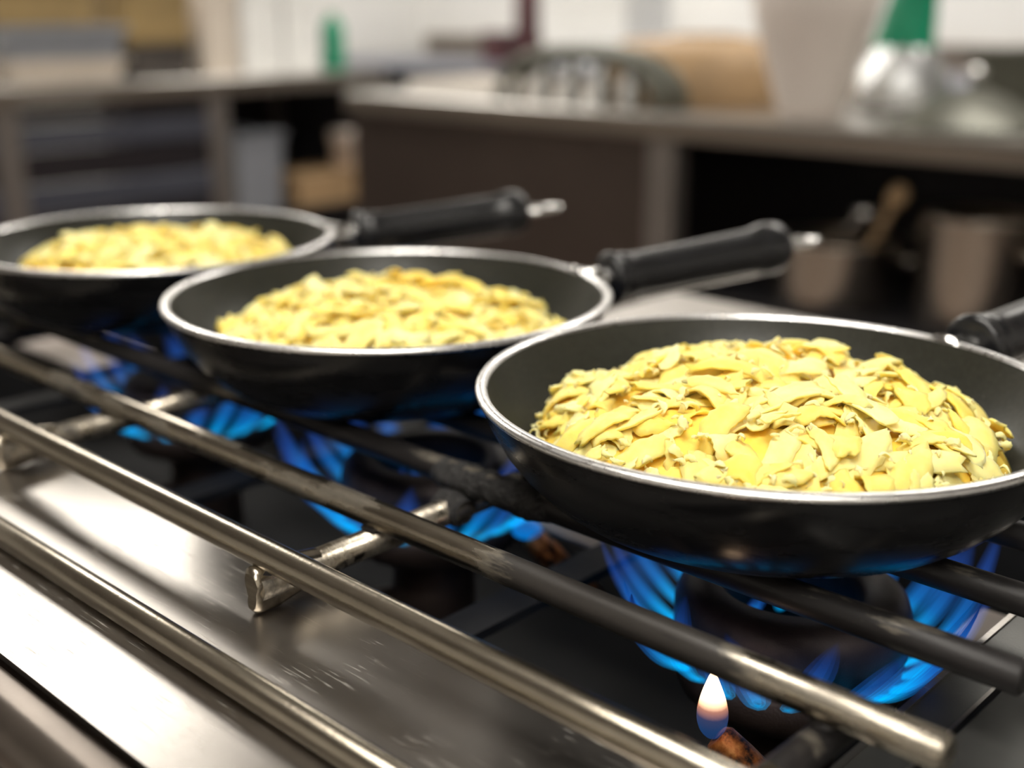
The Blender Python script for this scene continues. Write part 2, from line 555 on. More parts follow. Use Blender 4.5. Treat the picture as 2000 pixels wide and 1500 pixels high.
def pilot(x, y, z, label, hgt, wid, mat='pilot', flab='white and orange flame tip over a blue base'):
    p = thing('pilot_light', label, 'pilot light', (x, y, z))
    n, m = 24, 20
    vs, fs, tt = [], [], []
    for i in range(n + 1):
        t = i / n
        r = wid / 2 * (math.sin(PI * t ** 0.62) ** 0.95 if 0 < t < 1 else 0.0)
        r = max(r, 0.0001)
        for k in range(m):
            a = 2 * PI * k / m
            vs.append((r * math.cos(a) - 0.0012 * t, r * math.sin(a), 0.001 + hgt * t))
            tt.append(t)
    for i in range(n):
        for k in range(m):
            l = (k + 1) % m
            fs.append((i * m + k, i * m + l, (i + 1) * m + l, (i + 1) * m + k))
    me = bpy.data.meshes.new('flame')
    me.from_pydata(vs, [], fs)
    at = me.attributes.new('flame_t', 'FLOAT', 'POINT')
    at.data.foreach_set('value', tt)
    me.polygons.foreach_set('use_smooth', [True] * len(fs))
    me.materials.append(M[mat])
    o = bpy.data.objects.new('flame', me)
    C.objects.link(o)
    o.parent = p
    o['label'] = flab
    ax = Vector((0.75, 0.25, -0.62)).normalized()
    pts = [Vector((0.001, 0.002, 0.001)) + ax * d for d in (0.0, 0.002, 0.012, 0.03, 0.05)]
    MB().tube(pts, [0.0055, 0.007, 0.0075, 0.0075, 0.0075], 20).build('pilot_tube', 'brass', p)
    return p
pilot(-0.2295, 0.3583, RIM - 0.119, 'small bright pilot flame on a rust-orange tube in front of the near burner', 0.031, 0.0125)
pilot(-0.4195, 0.4562, RIM - 0.124, 'small round blue pilot flame between the near and the middle burner', 0.013, 0.017, 'pilot_blue', 'round blue flame')

# ------------------------------------------------------------------ the pan grate
RR = 0.0065
ZR = RIM - 0.052 - RR
ZX = ZR - 2 * RR
gt = thing('pan_grate', 'welded steel rod grate carrying the three frying pans', 'grate', (-0.62, 0.44, PLATE))
def G(mb, name, mat, off=(0.62, -0.44, -PLATE)):
    return mb.build(name, mat, gt, off)
GX0, GX1 = -1.12, -0.1225
rods = [(0.265, 'rod_clean'), (0.3235, 'rod_burnt'), (0.383, 'rod_soot'), (0.4405, 'rod_soot'), (0.499, 'rod_soot'), (0.557, 'rod_soot'), (0.615, 'rod_part')]
for y, m in rods:
    e = 0.0015
    mb = MB().tube([(GX0, y, ZR), (GX0 + e, y, ZR)] + [(GX0 + e + (GX1 - GX0 - 2 * e) * k / 10, y, ZR) for k in range(1, 11)] + [(GX1, y, ZR)],
                   [RR - e, RR] + [RR] * 10 + [RR - e], 28)
    G(mb, 'rod', m)
feet = (-0.164, -0.391, -0.628, -0.862, -1.09)
for x in feet:
    G(MB().tube([(x, 0.2585, ZX), (x, 0.30, ZX), (x, 0.336, ZX)] if x == feet[0] else [(x, 0.2585, ZX), (x, 0.45, ZX), (x, 0.625, ZX)], RR, 24), 'crossbar', 'rod_part' if x in (-0.391, -0.628) else 'rod_soot')
# flattened feet: an 8-shaped end face where the bar is folded back under itself
def foot(x, y0, y1, front):
    n = 24
    zt, zb = ZX + RR + 0.0025, PLATE + 0.0003
    mid = (zt + zb) / 2
    sec = []
    for k in range(n):
        a = 2 * PI * k / n
        zz = math.sin(a)
        wx = 0.0058 if zz > 0 else 0.0042
        pinch = 1 - 0.22 * math.exp(-((zz + 0.1) / 0.25) ** 2)
        sec.append((wx * math.copysign(abs(math.cos(a)) ** 0.6, math.cos(a)) * pinch, mid + (zt - zb) / 2 * math.copysign(abs(zz) ** 0.9, zz)))
    vs, fs = [], []
    ys = [0.0, 0.0012, 0.0028, 0.012, 0.024, 0.034]
    for i, d in enumerate(ys):
        k0 = (0.80, 0.95, 1.0, 0.97, 0.93, 0.85)[i]
        lift = (0, 0, 0, 0.0, 0.0022, 0.006)[i]
        for sx, sz in sec:
            zz = mid + (sz - mid) * k0
            tlow = max(0, (mid - zz) / (mid - zb))
            vs.append((x + sx * k0 + 0.0009 * math.sin(300 * d + 5 * zz / 0.02), y0 + front * d, max(zz, zb) + lift * tlow))
    m = len(ys)
    for i in range(m - 1):
        for k in range(n):
            l = (k + 1) % n
            q = (i * n + k, i * n + l, (i + 1) * n + l, (i + 1) * n + k)
            fs.append(q if front < 0 else q[::-1])
    mb = MB().add(vs, fs, True)
    mb.add([vs[k] for k in range(n)], [tuple(range(n))[::1 if front > 0 else -1]], False)
    mb.add([vs[(m - 1) * n + k] for k in range(n)], [tuple(range(n))[::-1 if front > 0 else 1]], False)
    return mb
for x in feet:
    G(foot(x, 0.2560, 0.29, 1), 'foot', 'rod_clean')
# a slim weld bead where rods sit on the crossbars
for x in feet[:3]:
    for y, m in (rods[:2] if x == feet[0] else rods[:3]):
        G(MB().lathe([(0.0001, 0.0022), (0.004, 0.0018), (0.0065, 0.0), (0.004, -0.002), (0.0001, -0.0022)], 14, (x, y, ZR - RR)), 'weld_bead', 'rod_soot')
# burnt crust clinging to the third rod beside the near pan
def lumpy_sleeve(xa, xb, y, z, r, seed):
    n, m = 40, 20
    vs, fs = [], []
    for i in range(n + 1):
        t = i / n
        x = xa + (xb - xa) * t
        end = min(1, min(t, 1 - t) * 12)
        for k in range(m):
            a = 2 * PI * k / m
            nv = noise.noise(Vector((x * 160 + seed, math.cos(a) * 1.6, math.sin(a) * 1.6)))
            n2 = noise.noise(Vector((x * 480 + seed, math.cos(a) * 4, math.sin(a) * 4)))
            rr = RR * 0.9 + (r - RR * 0.9) * end * (0.75 + 0.5 * nv + 0.25 * n2)
            vs.append((x, y + rr * math.cos(a) * 1.1, z + rr * math.sin(a) * 0.95))
    for i in range(n):
        for k in range(m):
            l = (k + 1) % m
            fs.append((i * m + k, (i + 1) * m + k, (i + 1) * m + l, i * m + l))
    return MB().add(vs, fs, True)
o = G(lumpy_sleeve(-0.412, -0.335, 0.383, ZR - 0.001, 0.0088, 3), 'burnt_crust', 'crust')
o['label'] = 'black charred crust on a sooty rod'
o = G(lumpy_sleeve(-0.40, -0.382, 0.372, ZX + 0.001, 0.0085, 9), 'burnt_crust', 'crust')

# ------------------------------------------------------------------ frying pans
PR = 0.13
outer = [(0.0, -0.052), (0.060, -0.052), (0.082, -0.0517), (0.089, -0.0500), (0.096, -0.0465), (0.104, -0.0405), (0.1115, -0.0330), (0.1185, -0.0240),
         (0.1240, -0.0140), (0.1272, -0.0060), (0.1283, -0.0022)]
rimp = [(0.1283, -0.0024), (0.1297, -0.0020), (0.1301, -0.0008), (0.1294, 0.0003), (0.1272, 0.0008), (0.1253, 0.0006), (0.1245, -0.0008)]
inner = [(0.1247, -0.0006), (0.1228, -0.0060), (0.1195, -0.0135), (0.1140, -0.0225), (0.107, -0.0315), (0.0995, -0.0385), (0.092, -0.0435), (0.085, -0.0460), (0.0, -0.0465)]
def dense(pr, k=3):
    out = []
    for (a, b), (c, d) in zip(pr, pr[1:]):
        for i in range(k):
            out.append((a + (c - a) * i / k, b + (d - b) * i / k))
    return out + [pr[-1]]
def pan(x, y, ang, label):
    p = thing('frying_pan', label, 'frying pan', (x, y, RIM - 0.052), ang, 'frying pans on the grate')
    up = (0, 0, 0.052)
    body = MB().lathe(outer, 128).build('body', 'pan_out', p, up)
    MB().lathe(inner, 128).build('cooking_surface', 'pan_in', p, up)
    o = MB().lathe(rimp, 128).build('rim', 'rim', p, up)
    o['label'] = 'bright bare metal rim'
    # handle axis: local +x, rising slightly
    sl = math.radians(4.0)
    R = Matrix.Rotation(PI / 2 - sl, 3, 'Y')
    base = Vector((0.126, 0, 0.052 - 0.0085))
    def hl(prof, name, mat, n=32, par=p, sq=1.0):
        mb = MB().lathe(prof, n, (0, 0, 0), R)
        mb.v = [(v[0] + base.x, v[1] * sq + base.y, v[2] + base.z) for v in mb.v]
        return mb.build(name, mat, par)
    f = hl([(0.0, -0.001), (0.0125, -0.001), (0.0105, 0.004), (0.0088, 0.010), (0.0084, 0.018), (0.0088, 0.026), (0.0, 0.026)], 'ferrule', 'ferrule')
    f['label'] = 'polished steel ferrule between rim and handle'
    h = hl([(0.0, 0.021), (0.0135, 0.021), (0.0165, 0.0225), (0.0172, 0.0255), (0.0166, 0.028), (0.0150, 0.0295), (0.0150, 0.031), (0.0158, 0.033), (0.0150, 0.037),
            (0.0142, 0.045), (0.0146, 0.090), (0.0154, 0.128), (0.0156, 0.136), (0.0168, 0.140), (0.0176, 0.145), (0.0176, 0.152), (0.0166, 0.157), (0.0140, 0.160), (0.0, 0.1605)], 'handle', 'handle', 40)
    h['label'] = 'ribbed black plastic grip'
    # hanging loop at the end of the grip
    mb = MB()
    pts = []
    for k in range(25):
        a = PI * 1.06 - 2 * PI * 0.94 * k / 24 - 0.06
        pts.append(Vector((0.0155 * math.cos(a), 0.0078 * math.sin(a), 0)))
    ax = Vector((math.cos(sl), 0, math.sin(sl)))
    c = base + ax * 0.1755
    pts = [c + ax * q.x + Vector((0, q.y, 0)) for q in pts]
    mb.tube(pts, 0.0024, 10)
    lo = mb.build('hanging_loop', 'ferrule', h)
    lo['label'] = 'shiny steel hanging loop'
    # thin bright strip standing in for the light reflected under the grip
    mb = MB().box((0.042, -0.004, -0.0172), (0.140, 0.004, -0.0145), 0.0008)
    mb.v = [tuple(Matrix.Rotation(-sl, 3, 'Y') @ Vector(v) + base) for v in mb.v]
    mb.build('underside_glint', 'ferrule', h)
    return p
pans = [(-0.268, 0.449, math.radians(79), 'sharp nearest frying pan at the right, with potato shreds in focus'),
        (-0.5285, 0.455, math.radians(70), 'middle frying pan of the three, between the near and the far pan'),
        (-0.7885, 0.456, math.radians(63), 'farthest blurred frying pan at the left edge')]
for a in pans:
    pan(*a)

# ------------------------------------------------------------------ grated potato cakes
def shred_mesh(seed):
    r = random.Random(seed)
    L = r.uniform(0.020, 0.050)
    W = r.uniform(0.0075, 0.0135)
    if seed % 5 == 0:
        L, W = r.uniform(0.042, 0.058), r.uniform(0.012, 0.016)
    if seed % 4 == 1:
        L, W = r.uniform(0.012, 0.022), r.uniform(0.005, 0.009)
    th = r.uniform(0.0013, 0.0026)
    cur = r.uniform(-0.2, 1.7)            # bend along the length
    cup = r.uniform(-0.3, 0.5)            # cupping across the width
    tw = r.uniform(-0.7, 0.7)
    side = r.uniform(-0.18, 0.18)
    n, m = 14, 4
    top, bot = [], []
    for i in range(n + 1):
        t = i / n * 2 - 1
        ang = cur * t
        if abs(cur) > 0.05:
            R0 = L / (2 * cur)
            cx, cz = R0 * math.sin(ang), -R0 * (1 - math.cos(ang))
        else:
            cx, cz = L / 2 * t, 0
        nx, nz = math.sin(ang), math.cos(ang)
        wl = W * (1 - 0.35 * abs(t) ** 3) * (max(0.12, 1 - abs(t) ** 7) ** 0.5 if seed % 2 else 1) * (1 + 0.18 * noise.noise(Vector((t * 2.4, seed * 7.1, 0))))
        for j in range(m + 1):
            s = j / m * 2 - 1
            rag = 0.0032 * noise.noise(Vector((s * 3, seed * 3.3, t * 9))) if i in (0, n) else 0
            edge = 0.0012 * noise.noise(Vector((t * 4, s * 2, seed * 1.7))) + 0.0011 * noise.noise(Vector((t * 13, s * 2, seed * 2.7))) if j in (0, m) else 0
            yy = s * (wl / 2 + edge) + side * L * t * t
            h = cup * W * 0.35 * (1 - s * s) + tw * 0.0035 * s * t + 0.0007 * noise.noise(Vector((t * 4, s * 2.5, seed * 5.0)))
            tk = th * (1 - 0.4 * abs(s) ** 3) * (1 - 0.5 * abs(t) ** 6)
            px, pz = cx + nx * h + rag * 1.5, cz + nz * h
            top.append((px + nx * tk / 2, yy, pz + nz * tk / 2))
            bot.append((px - nx * tk / 2, yy, pz - nz * tk / 2))
    K = (n + 1) * (m + 1)
    vs = top + bot
    fs = []
    for i in range(n):
        for j in range(m):
            a = i * (m + 1) + j
            q = (a, a + 1, a + m + 2, a + m + 1)
            fs.append(q[::-1])
            fs.append(tuple(K + z for z in q))
    def strip(ids):
        for a, b in zip(ids, ids[1:]):
            fs.append((K + a, K + b, b, a))
    strip([i * (m + 1) for i in range(n + 1)])
    strip([i * (m + 1) + m for i in range(n, -1, -1)])
    strip([j for j in range(m, -1, -1)])
    strip([n * (m + 1) + j for j in range(m + 1)])
    return MB().add(vs, fs, True)
shred_mbs = [shred_mesh(k) for k in range(30)]
shred_me = [b.mesh('shred', 'shred') for b in shred_mbs]

def cake(x, y, seed, label, nsh, nstuff, rx=0.104, htop=0.0085, dx=0.0, dy=0.0):
    r = random.Random(seed)
    z0 = RIM - 0.0463
    c = thing('potato_cake', label, 'potato cake', (x + dx, y + dy, z0), 0, 'grated potato cakes in the pans')
    H = 0.0463 + htop
    def height(rad, a):
        t = rad / rx
        n1 = noise.noise(Vector((math.cos(a) * rad * 28 + seed * 9, math.sin(a) * rad * 28, seed)))
        n2 = noise.noise(Vector((math.cos(a) * rad * 80 + seed * 9, math.sin(a) * rad * 80, seed + 3)))
        dome = (max(0, 1 - t ** 4.2)) ** 0.6
        return H * (0.16 + 0.84 * dome) - 0.004 * t + 0.0075 * n1 + 0.002 * n2
    # packed core
    vs, fs = [(0, 0, height(0, 0) - 0.004)], []
    NA, NR = 72, 26
    for i in range(1, NR + 1):
        rad = rx * 0.95 * (i / NR) ** 0.8
        for k in range(NA):
            a = 2 * PI * k / NA
            vs.append((rad * math.cos(a), rad * math.sin(a), max(0.0105 if i > NR - 3 else 0.004, height(rad, a) - 0.005)))
    for k in range(NA):
        fs.append((0, 1 + k, 1 + (k + 1) % NA))
    for i in range(NR - 1):
        for k in range(NA):
            l = (k + 1) % NA
            fs.append((1 + i * NA + k, 1 + (i + 1) * NA + k, 1 + (i + 1) * NA + l, 1 + i * NA + l))
    b0 = len(vs)
    for k in range(NA):
        a = 2 * PI * k / NA
        vs.append((0.080 * math.cos(a), 0.080 * math.sin(a), 0.0004))
    e = 1 + (NR - 1) * NA
    for k in range(NA):
        l = (k + 1) % NA
        fs.append((e + k, b0 + k, b0 + l, e + l))
    fs.append(tuple(b0 + k for k in range(NA))[::-1])
    MB().add(vs, fs, True).build('packed_core', 'mound', c)
    def place(small):
        while True:
            u = r.random()
            rad = rx * (u ** 0.5) * 0.985 if r.random() < 0.6 else rx * r.uniform(0.78, 1.0)
            a = r.uniform(0, 2 * PI)
            break
        z = height(rad, a)
        e_ = 0.004
        dzr = (height(min(rad + e_, rx), a) - height(max(rad - e_, 0), a)) / (2 * e_)
        dzr = max(-2.2, min(1.0, dzr))
        nrm = Vector((-dzr * math.cos(a), -dzr * math.sin(a), 1)).normalized()
        nrm = (nrm + Vector((r.uniform(-1, 1), r.uniform(-1, 1), r.uniform(-0.3, 0.3))) * (0.33 if not small else 0.7)).normalized()
        tan = nrm.orthogonal().normalized()
        tan = Matrix.Rotation(r.uniform(0, 2 * PI), 3, nrm) @ tan
        bi = nrm.cross(tan)
        m3 = Matrix((tan, bi, nrm)).transposed()
        flip = 1
        pos = Vector((rad * math.cos(a), rad * math.sin(a), z + r.uniform(-0.0045, 0.0025) + (0.002 if small else 0)))
        lim = math.hypot(pos.x, pos.y)
        return pos, m3
    def inside(me_v, pos, m3, s):
        # keep shreds out of the pan wall
        for v in me_v[::7]:
            q = m3 @ (Vector(v) * s) + pos
            rr = math.hypot(q.x + dx, q.y + dy)
            zz = q.z - 0.0463
            lim = 0.1235 if zz > -0.006 else 0.1175 if zz > -0.0180 else 0.110 if zz > -0.029 else 0.102 if zz > -0.036 else 0.095 if zz > -0.042 else 0.09
            if rr > lim or q.z < 0.001 or q.z > height(min(rx, math.hypot(q.x, q.y)), math.atan2(q.y, q.x)) + 0.010:
                return False
        return True
    done = 0
    while done < nsh:
        k = r.choice([q for q in range(30) if q % 4 != 1 or q < 6])
        pos, m3 = place(False)
        s = r.uniform(0.8, 1.1)
        if not inside(shred_mbs[k].v, pos, m3, s):
            continue
        o = bpy.data.objects.new('shred', shred_me[k])
        C.objects.link(o)
        o.parent = c
        m4 = m3.to_4x4()
        o.matrix_local = Matrix.Translation(pos) @ m4 @ Matrix.Scale(s, 4)
        done += 1
    # crumbs and scraps too small to pick apart
    mb = MB()
    done = 0
    while done < nstuff:
        k = r.choice([q for q in range(30) if q % 4 == 1])
        pos, m3 = place(True)
        s = r.uniform(0.14, 0.5)
        src = shred_mbs[k]
        if not inside(src.v, pos, m3, s):
            continue
        mb.add([tuple(m3 @ Vector((v[0] * s, v[1] * s, v[2] * s * 1.6)) + pos) for v in src.v], src.f, True)
        done += 1
    mb.build('crumbs', 'shred', c, kind='stuff')
cake(-0.268, 0.449, 1, 'sharply focused mound of pale yellow grated potato in the nearest pan', 300, 480, 0.109, 0.004)
cake(-0.5285, 0.455, 2, 'slightly blurred mound of grated potato in the middle pan', 260, 260, 0.113, -0.004)
cake(-0.7885, 0.456, 3, 'blurred mound of grated potato in the farthest pan at the left', 240, 200, 0.107, 0.000)

# ------------------------------------------------------------------ counters behind
M['ctop'] = flat('steel_counter_top', (0.55, 0.53, 0.50), 0.30, 0.95, 0.06, 3)
M['cedge'] = flat('steel_counter_edge', (0.27, 0.23, 0.195), 0.38, 0.9, 0.06, 3)
M['brown'] = flat('brown_steel_panel', (0.085, 0.065, 0.055), 0.4, 0.6, 0.12, 2)
M['post'] = flat('grey_steel_post', (0.25, 0.225, 0.21), 0.42, 0.7, 0.06, 6)
M['dark'] = flat('dark_bay', (0.02, 0.019, 0.022), 0.6, 0.2, 0.2, 3)
M['blue_slat'] = flat('blue_grey_slat', (0.075, 0.08, 0.105), 0.4, 0.3, 0.06, 4)
M['dark_slat'] = flat('dark_slat', (0.024, 0.020, 0.024), 0.45, 0.3, 0.06, 4)
M['steelpot'] = flat('pot_steel', (0.60, 0.54, 0.47), 0.25, 1.0, 0.08, 6)

# island counter (parallel to the grate rods)
ic = thing('island_counter', 'long steel counter running across the right half behind the pans', 'counter', (-1.2, 2.7, 0))
def I(mb, name, mat, lab=None):
    o = mb.build(name, mat, ic, (1.2, -2.7, 0))
    if lab:
        o['label'] = lab
    return o
IY0, IY1 = 2.36, 3.06
I(MB().box((-2.92, IY0, PLATE - 0.012), (0.6, IY1, PLATE), 0.003), 'worktop', 'ctop')
I(MB().box((-2.92, IY0 - 0.002, PLATE - 0.055), (0.6, IY0 + 0.02, PLATE - 0.012)), 'front_edge', 'cedge')
I(MB().box((-2.92, IY0 + 0.03, 0.1), (-1.80, IY0 + 0.05, PLATE - 0.055)), 'front_panel', 'brown', 'dull brown front panel')
I(MB().box((-2.92, IY0 + 0.05, 0.1), (-2.90, IY1 - 0.02, PLATE - 0.012)), 'side_panel', 'brown')
I(MB().box((-1.795, IY0 + 0.01, 0.0), (-1.715, IY0 + 0.07, PLATE - 0.055), 0.004), 'post', 'post')
I(MB().box((0.45, IY0 + 0.01, 0.0), (0.53, IY0 + 0.07, PLATE - 0.055), 0.004), 'post', 'post')
I(MB().box((0.45, IY1 - 0.07, 0.0), (0.53, IY1 - 0.01, PLATE - 0.012), 0.004), 'post', 'post')
I(MB().box((-2.90, IY1 - 0.07, 0.0), (-2.82, IY1 - 0.02, PLATE - 0.012), 0.004), 'post', 'post')
I(MB().box((-2.82, IY1 - 0.03, 0.1), (0.45, IY1 - 0.01, PLATE - 0.012)), 'back_panel', 'dark')
I(MB().box((-1.715, IY0 + 0.02, 0.46), (0.45, IY1 - 0.03, 0.485)), 'shelf', 'dark')

# side counter with slatted front, at right angles to the island
sc = thing('side_counter', 'steel counter with slatted front behind the farthest pan', 'counter', (-4.2, 2.3, 0))
def D(mb, name, mat):
    return mb.build(name, mat, sc, (4.2, -2.3, 0))
SX0, SX1, SY0, SY1 = -4.60, -3.83, 0.9, 3.32
D(MB().box((SX0, SY0, PLATE - 0.012), (SX1, SY1, PLATE), 0.003), 'worktop', 'ctop')
D(MB().box((SX1 - 0.02, SY0, PLATE - 0.058), (SX1 + 0.002, SY1, PLATE - 0.012)), 'front_edge', 'cedge')
for y in (0.93, 1.70, 2.48, 3.27):
    D(MB().box((SX1 - 0.07, y, 0.0), (SX1 - 0.01, y + 0.085 if y < 3 else y + 0.04, PLATE - 0.058), 0.004), 'post', 'post')
    D(MB().box((SX0 + 0.01, y, 0.0), (SX0 + 0.07, y + 0.04, PLATE - 0.012), 0.004), 'post', 'post')
for ya, yb in ((1.015, 1.70), (1.785, 2.48)):
    for za, zb, m in ((0.775, 0.835, 'dark_slat'), (0.695, 0.770, 'blue_slat'), (0.585, 0.69, 'dark_slat'), (0.49, 0.58, 'blue_slat'), (0.30, 0.485, 'dark_slat'), (0.10, 0.295, 'dark_slat')):
        D(MB().box((SX1 - 0.045, ya, za), (SX1 - 0.022 + (0.010 if m == 'blue_slat' else 0), yb, zb), 0.003), 'slat', m)
D(MB().box((SX0 + 0.01, 2.565, 0.1), (SX0 + 0.03, SY1, PLATE - 0.012)), 'back_panel', 'dark')
D(MB().box((SX0 + 0.01, SY1 - 0.012, 0.1), (SX1 - 0.07, SY1, PLATE - 0.012)), 'end_panel', 'dark')
D(MB().box((SX0 + 0.03, 2.565, 0.36), (SX1 - 0.02, SY1, 0.39)), 'shelf', 'dark')

# rear counter along the white wall
rc = thing('rear_counter', 'bluish steel counter along the white wall between the two nearer counters', 'counter', (-3.0, 4.3, 0))
M['blue_steel'] = flat('bluish_steel', (0.42, 0.44, 0.52), 0.35, 0.9, 0.06, 3)
def E_(mb, name, mat):
    return mb.build(name, mat, rc, (3.0, -4.3, 0))
E_(MB().box((-5.1, 3.95, PLATE - 0.04), (1.5, 4.72, PLATE), 0.003), 'worktop', 'blue_steel')
E_(MB().box((-5.1, 4.0, 0.1), (1.5, 4.70, PLATE - 0.04)), 'cabinet_body', 'dark')
E_(MB().box((-5.1, 4.70, PLATE), (1.5, 4.735, PLATE + 0.10)), 'splashback', 'cedge')

# ------------------------------------------------------------------ things on and under the counters (far out of focus)
M['tan'] = flat('tan_wood', (0.40, 0.265, 0.14), 0.55, 0, 0.2, 8)
M['gold'] = flat('golden_cardboard', (0.27, 0.185, 0.075), 0.6, 0, 0.2, 6)
M['white'] = flat('white_plastic', (0.82, 0.82, 0.80), 0.4, 0, 0.03, 5)
M['beige'] = flat('beige_plastic', (0.62, 0.55, 0.47), 0.45, 0, 0.05, 5)
M['green'] = flat('green_plastic', (0.0, 0.26, 0.13), 0.35, 0, 0.12, 12)
M['red'] = flat('dark_red_plastic', (0.075, 0.025, 0.03), 0.4, 0, 0.1, 8)
M['greybox'] = flat('blue_grey_plastic', (0.30, 0.32, 0.36), 0.45, 0.2, 0.05, 5)
M['darkbox'] = flat('dark_brown_plastic', (0.06, 0.05, 0.045), 0.5, 0, 0.2, 8)
M['film'] = flat('silvery_film', (0.62, 0.63, 0.63), 0.22, 0.7, 0.2, 25, 0.5)
M['sack'] = flat('off_white_plastic', (0.80, 0.72, 0.66), 0.5, 0, 0.04, 4)
M['olive'] = flat('grey_green_metal', (0.13, 0.13, 0.105), 0.4, 0.4, 0.08, 5)
M['pale'] = flat('pale_paper', (0.78, 0.74, 0.69), 0.6, 0, 0.05, 4)

def crate(name, label, cat, x, y, z, sx, sy, h, mat, rim_w=0.012, group=None):
    """open-topped tapered container with a folded rim"""
    t = thing(name, label, cat, (x, y, z), 0, group)
    def ring(f, zz):
        return [(-sx / 2 * f, -sy / 2 * f, zz), (sx / 2 * f, -sy / 2 * f, zz), (sx / 2 * f, sy / 2 * f, zz), (-sx / 2 * f, sy / 2 * f, zz)]
    vs = ring(0.9, 0) + ring(1.0, h) + ring(0.97, h) + ring(0.87, 0.006)
    fs = [(3, 2, 1, 0)]
    for a in (0, 4, 8):
        for k in range(4):
            l = (k + 1) % 4
            fs.append((a + k, a + l, a + 4 + l, a + 4 + k))
    fs.append((12, 13, 14, 15))
    MB().add(vs, fs).build('body', mat, t)
    w_ = rim_w
    hx, hy = sx / 2, sy / 2
    MB().box((-hx - w_, -hy - w_, h - w_), (hx + w_, -hy + 0.001, h)).box((-hx - w_, hy - 0.001, h - w_), (hx + w_, hy + w_, h)) \
        .box((-hx - w_, -hy, h - w_), (-hx + 0.001, hy, h)).box((hx - 0.001, -hy, h - w_), (hx + w_, hy, h)).build('rim', mat, t)
    return t
def carton(name, label, cat, x, y, z, sx, sy, h, mat, lidgap=0.3):
    t = thing(name, label, cat, (x, y, z))
    MB().box((-sx / 2, -sy / 2, 0), (sx / 2, sy / 2, h), 0.004).build('body', mat, t)
    MB().box((-sx / 2 - 0.004, -sy / 2 - 0.004, h * (1 - lidgap)), (sx / 2 + 0.004, sy / 2 + 0.004, h + 0.004), 0.003).build('lid', mat, t)
    return t
def bottle(label, x, y, z, r, h, mat, capmat, cat='bottle'):
    t = thing('bottle', label, cat, (x, y, z))
    MB().lathe([(0, 0), (r * 0.95, 0), (r, 0.01), (r, h * 0.68), (r * 0.85, h * 0.76), (r * 0.4, h * 0.85), (r * 0.36, h * 0.92), (0, h * 0.92)], 24).build('body', mat, t)
    MB().lathe([(0, h * 0.90), (r * 0.45, h * 0.90), (r * 0.45, h), (0, h)], 20).build('cap', capmat, t)
    return t
Z = PLATE
crate('serving_tray', 'pale grey tray at the bottom of the stack, left end of the side counter', 'tray', -4.15, 2.02, Z, 0.45, 0.40, 0.075, 'beige')
crate('food_container', 'blue-grey container stacked on the pale tray at top left', 'container', -4.15, 2.02, Z + 0.076, 0.45, 0.42, 0.105, 'greybox')
carton('cardboard_box', 'tan cardboard box on top of the blue-grey container', 'box', -4.15, 1.97, Z + 0.182, 0.35, 0.34, 0.16, 'gold')
crate('storage_crate', 'dark brown crate beside the blue-grey container', 'crate', -4.15, 2.40, Z, 0.34, 0.24, 0.115, 'darkbox')
carton('bread_box', 'golden box standing on the dark brown crate', 'box', -4.15, 2.40, Z + 0.116, 0.32, 0.25, 0.2, 'gold')
carton('beige_bin', 'tall beige bin left of the white bins at top left', 'bin', -4.12, 2.66, Z, 0.26, 0.14, 0.36, 'beige')
carton('white_bin', 'tall white bin beside the beige bin', 'bin', -4.12, 2.83, Z, 0.30, 0.17, 0.38, 'white')
carton('white_bin', 'white bin directly left of the green bottle', 'bin', -4.12, 3.01, Z, 0.30, 0.16, 0.34, 'white')
bottle('slim green bottle with pale cap at the end of the side counter', -4.02, 3.20, Z, 0.045, 0.24, 'green', 'pale')
t = thing('jar', 'red-lidded jar at the left end of the side counter', 'jar', (-3.98, 1.68, Z))
MB().lathe([(0, 0), (0.05, 0), (0.055, 0.01), (0.055, 0.05), (0.045, 0.06), (0, 0.06)], 20).build('body', 'pale', t)
MB().lathe([(0, 0.058), (0.05, 0.058), (0.05, 0.085), (0, 0.087)], 20).build('lid', 'red', t)
# under the side counter
crate('grey_crate', 'grey crate on the shelf of the dark bay under the side counter', 'crate', -4.0, 2.70, 0.39, 0.3, 0.20, 0.30, 'greybox')
carton('tan_box', 'tan box lying on the shelf at the right of the dark bay', 'box', -3.98, 3.05, 0.39, 0.24, 0.36, 0.12, 'tan')
t = thing('pink_tub', 'small pinkish tub standing on the tan box under the side counter', 'tub', (-3.94, 3.18, 0.515))
MB().lathe([(0, 0), (0.05, 0), (0.062, 0.13), (0.066, 0.13), (0.066, 0.14), (0.058, 0.14), (0.046, 0.008), (0, 0.008)], 24).build('body', 'sack', t)
MB().lathe([(0.0, 0.139), (0.064, 0.139), (0.064, 0.148), (0, 0.152)], 24).build('lid', 'sack', t)
# on the rear counter
bottle('tall dark red bottle on the bluish rear counter', -3.80, 4.12, Z, 0.055, 0.42, 'red', 'darkbox')
carton('white_tub', 'white box right of the dark red bottle on the rear counter', 'box', -3.42, 4.2, Z, 0.46, 0.3, 0.36, 'white')
carton('dark_block', 'small dark box beside the dark red bottle', 'box', -3.98, 4.15, Z, 0.13, 0.14, 0.13, 'red')
# on the island
t = thing('paper_tray', 'low pale tray on the left end of the island counter', 'tray', (-2.62, 2.72, Z))
MB().box((-0.24, -0.16, 0), (0.24, 0.16, 0.006), 0.002).build('base', 'pale', t)
for a, b in (((-0.24, -0.16, 0.005), (0.24, -0.15, 0.03)), ((-0.24, 0.15, 0.005), (0.24, 0.16, 0.03)), ((-0.24, -0.15, 0.005), (-0.23, 0.15, 0.03)), ((0.23, -0.15, 0.005), (0.24, 0.15, 0.03))):
    MB().box(a, b).build('side', 'pale', t)
